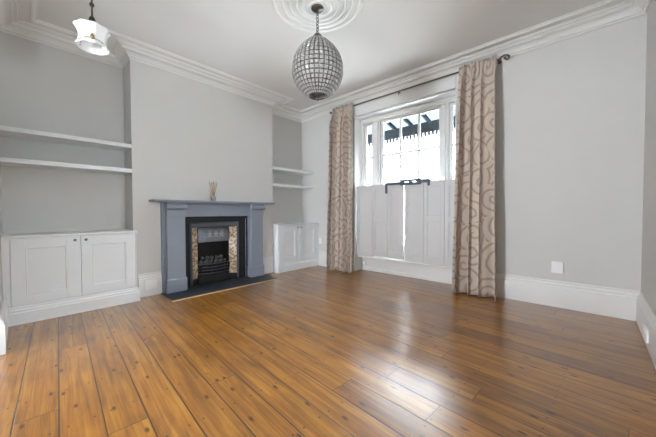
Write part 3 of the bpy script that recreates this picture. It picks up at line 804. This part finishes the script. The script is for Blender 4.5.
for k in range(3):
    a = 2*PI*k/3+0.5; x, y = CX+0.085*math.cos(a), CY+0.085*math.sin(a)
    b = MB(); b.tube([(CX, CY, 2.38), (CX+0.05*math.cos(a), CY+0.05*math.sin(a), 2.365), (x, y, 2.385)], 0.006, 8)
    b.cap_lathe([(0.022, 2.385), (0.026, 2.392), (0.016, 2.40), (0.014, 2.44)], c=(x, y, 0), n=14)
    h_ = b.obj('lamp_holder', M['bronze'], t)
    b = MB(); b.lathe([(0.010, 2.44), (0.017, 2.455), (0.018, 2.475), (0.010, 2.50), (0.002, 2.515), (0, 2.516)], (x, y, 0), 14); b.obj('bulb', M['crystal'], h_)

PX, PY = 1.40, 0.42
t = thing('pendant_lamp', (PX, PY, H), 'scalloped white glass pendant lamp hanging near the left alcove', 'lamp')
b = MB(); b.cap_lathe([(0.05, H-0.0005), (0.05, H-0.012), (0.03, H-0.03), (0.012, H-0.04)], c=(PX, PY, 0), n=24); b.obj('ceiling_cap', M['bronze'], t)
b = MB(); b.tube([(PX, PY, H-0.03), (PX, PY, 2.60)], 0.0065, 8); b.lathe([(0.0065, 2.735), (0.016, 2.725), (0.016, 2.71), (0.0065, 2.70)], (PX, PY, 0), 14)
b.cap_lathe([(0.010, 2.63), (0.020, 2.61), (0.022, 2.59), (0.040, 2.564), (0.045, 2.552)], c=(PX, PY, 0), n=20); b.obj('stem', M['bronze'], t)
def wob(i, a):
    k = (0.0, 0.01, 0.05, 0.06, 0.03, 0.012, 0.012, 0.03, 0.075, 0.075)[i] if i < 10 else 0.03
    return 1 + k*math.cos(8*a)
b = MB()
b.lathe([(0.040, 2.556), (0.075, 2.551), (0.107, 2.538), (0.110, 2.525), (0.098, 2.508), (0.087, 2.479), (0.085, 2.446), (0.089, 2.417), (0.098, 2.393), (0.104, 2.383),
         (0.099, 2.385), (0.085, 2.417), (0.081, 2.446), (0.083, 2.479), (0.092, 2.508), (0.10, 2.525), (0.07, 2.545), (0.036, 2.551)], (PX, PY, 0), 64, wob=wob)
sh = b.obj('lamp_shade', M['opal'], t)
b = MB(); ca = math.atan2(-PY, 4.285-PX)
b.tube([(PX+0.0925*math.cos(a), PY+0.0925*math.sin(a), 2.412+0.010*math.cos(2*(a-ca))) for a in [2*PI*i/48 for i in range(48)]], 0.0030, 6, closed=True)
for k in range(3):
    a = ca + 2*PI*k/3
    b.lathe([(0, 2.455), (0.006, 2.452), (0.005, 2.445), (0.013, 2.437), (0.014, 2.425), (0.009, 2.413), (0, 2.410)], (PX+0.096*math.cos(a), PY+0.096*math.sin(a), 0), 12)
b.obj('brass_gallery', M['brass'], t)
b = MB(); b.cap_lathe([(0.018, 2.553), (0.018, 2.53)], c=(PX, PY, 0), n=16); lh = b.obj('lamp_holder', M['brass'], t)
b = MB(); b.lathe([(0.012, 2.53), (0.022, 2.51), (0.028, 2.49), (0.026, 2.47), (0.015, 2.455), (0, 2.45)], (PX, PY, 0), 18); b.obj('bulb', M['opal'], lh)

# ------------------------------------------------------------------ outside
b = MB(); b.box(-40, 40, 4.57, 60, -0.4, -0.2); struct(b.obj('ground', M['ext_ground']))
t = thing('verandah', (1.9, 5.2, -0.2), 'verandah canopy with dark rafters and slatted valance outside the window', 'canopy')
sl = 0.24; zf = 2.86
zat = lambda y: zf + sl*(5.6-y)
b = MB(); b.prism([(4.57, zat(4.57)+0.06), (5.72, zat(5.72)+0.06), (5.72, zat(5.72)+0.075), (4.57, zat(4.57)+0.075)], -1.2, 4.6, 'YZ'); b.obj('roof_sheet', M['ext_roof'], t)
for k in range(12):
    x = 0.38 + 0.378*(k-4)
    b = MB(); b.prism([(4.57, zat(4.57)-0.01), (5.60, zat(5.60)-0.01), (5.60, zat(5.60)+0.06), (4.57, zat(4.57)+0.06)], x-0.024, x+0.024, 'YZ'); b.obj('rafter', M['ext_dark'], t)
b = MB(); b.box(-1.2, 4.6, 5.58, 5.62, 2.715, 2.90, 0.004); b.box(-1.2, 4.6, 5.57, 5.63, 2.70, 2.725, 0.004); b.obj('fascia', M['ext_dark'], t)
b = MB()
n = 72
for k in range(n):
    x = -1.15 + 5.7*k/n; b.prism([(x, 2.71), (x+0.040, 2.71), (x+0.040, 2.625), (x+0.020, 2.603), (x, 2.625)], 5.59, 5.605)
b.obj('valance', M['ext_dark'], t)
for x in (-1.1, 4.5):
    b = MB(); b.tube([(x, 5.6, -0.2), (x, 5.6, 2.72)], 0.04, 10); b.obj('post', M['ext_dark'], t)
t = thing('house', (-2, 14.5, -0.2), 'bright white house across the street seen through the window', 'house')
b = MB(); b.box(-16, 12, 14, 20, -0.2, 5.3); b.obj('house_wall', M['ext_white'], t)
b = MB(); b.box(-16, 12, 13.85, 14.0, 5.15, 5.4); b.box(-16, 12, 13.9, 14, 0.9, 1.05); b.obj('string_course', M['ext_white'], t)
for x0, z0 in ((-4.4, 3.3), (-2.55, 3.3), (-0.7, 3.3), (-6.3, 3.3), (-8.2, 3.3), (1.2, 3.3)):
    b = MB(); b.box(x0-0.05, x0+0.65, 13.93, 14.0, z0-0.1, z0+1.05); f_ = b.obj('window', M['ext_white'], t)
    b = MB(); b.box(x0, x0+0.28, 13.9, 13.93, z0, z0+1.0); b.box(x0+0.32, x0+0.6, 13.9, 13.93, z0, z0+1.0); b.obj('pane', M['ext_pane'], f_)

# ------------------------------------------------------------------ light
world = bpy.data.worlds.new('daylight'); scene.world = world; world.use_nodes = True
bg = world.node_tree.nodes['Background']; bg.inputs['Color'].default_value = (0.85, 0.92, 1.0, 1); bg.inputs['Strength'].default_value = 27.0
def portal(name, loc, rx, sx, sy, rz=0):
    l = bpy.data.lights.new(name, 'AREA'); l.shape = 'RECTANGLE'; l.size = sx; l.size_y = sy; l.cycles.is_portal = True
    o = bpy.data.objects.new(name, l); COL.objects.link(o); o.location = loc; o.rotation_euler = (rx, 0, rz)
portal('front_window_portal', (1.97, 4.62, 1.64), -PI/2, 1.8, 2.34)
portal('added_side_window_portal', (XR+0.17, (RWA+RWB)/2, (RZA+RZB)/2), PI/2, RWB-RWA, RZB-RZA, PI/2)  # guides daylight through the added side window
portal('added_rear_window_portal', (2.2, RY-0.32, 1.7), PI/2, 0.7, 1.8)  # guides daylight through the rear window of the added room
sl_ = bpy.data.lights.new('sun', 'SUN'); sl_.energy = 80.0; sl_.angle = math.radians(1.0); sl_.color = (0.96, 0.98, 1.0)
so_ = bpy.data.objects.new('sun', sl_); COL.objects.link(so_); so_.rotation_euler = Vector((0.12, 0.65, -0.75)).to_track_quat('-Z', 'Y').to_euler()

# ------------------------------------------------------------------ camera
yaw, pitch, roll, f = 0.7447, -0.0234, -0.0024, 285.58
cy, sy = math.cos(yaw), math.sin(yaw)
fw = Vector((-sy, cy, 0)); rt = Vector((cy, sy, 0)); up = Vector((0, 0, 1))
fw, up = fw*math.cos(pitch)+up*math.sin(pitch), up*math.cos(pitch)-fw*math.sin(pitch)
rt, up = rt*math.cos(roll)+up*math.sin(roll), up*math.cos(roll)-rt*math.sin(roll)
cd = bpy.data.cameras.new('camera'); cam = bpy.data.objects.new('camera', cd); COL.objects.link(cam)
cd.sensor_width = 36; cd.lens = f/656*36; cd.clip_start = 0.02; cd.clip_end = 200
mw = Matrix((rt, up, -fw)).transposed().to_4x4(); mw.translation = Vector((4.2854, 0, 1.1)); cam.matrix_world = mw
scene.camera = cam
scene.view_settings.view_transform = 'Standard'; scene.view_settings.look = 'None'; scene.view_settings.gamma = 1
scene.view_settings.use_curve_mapping = False
scene.view_settings.exposure = 1.66
scene.cycles.max_bounces = 16; scene.cycles.diffuse_bounces = 10; scene.cycles.transparent_max_bounces = 24
scene.cycles.caustics_reflective = False; scene.cycles.caustics_refractive = False
scene.cycles.sample_clamp_indirect = 12.0
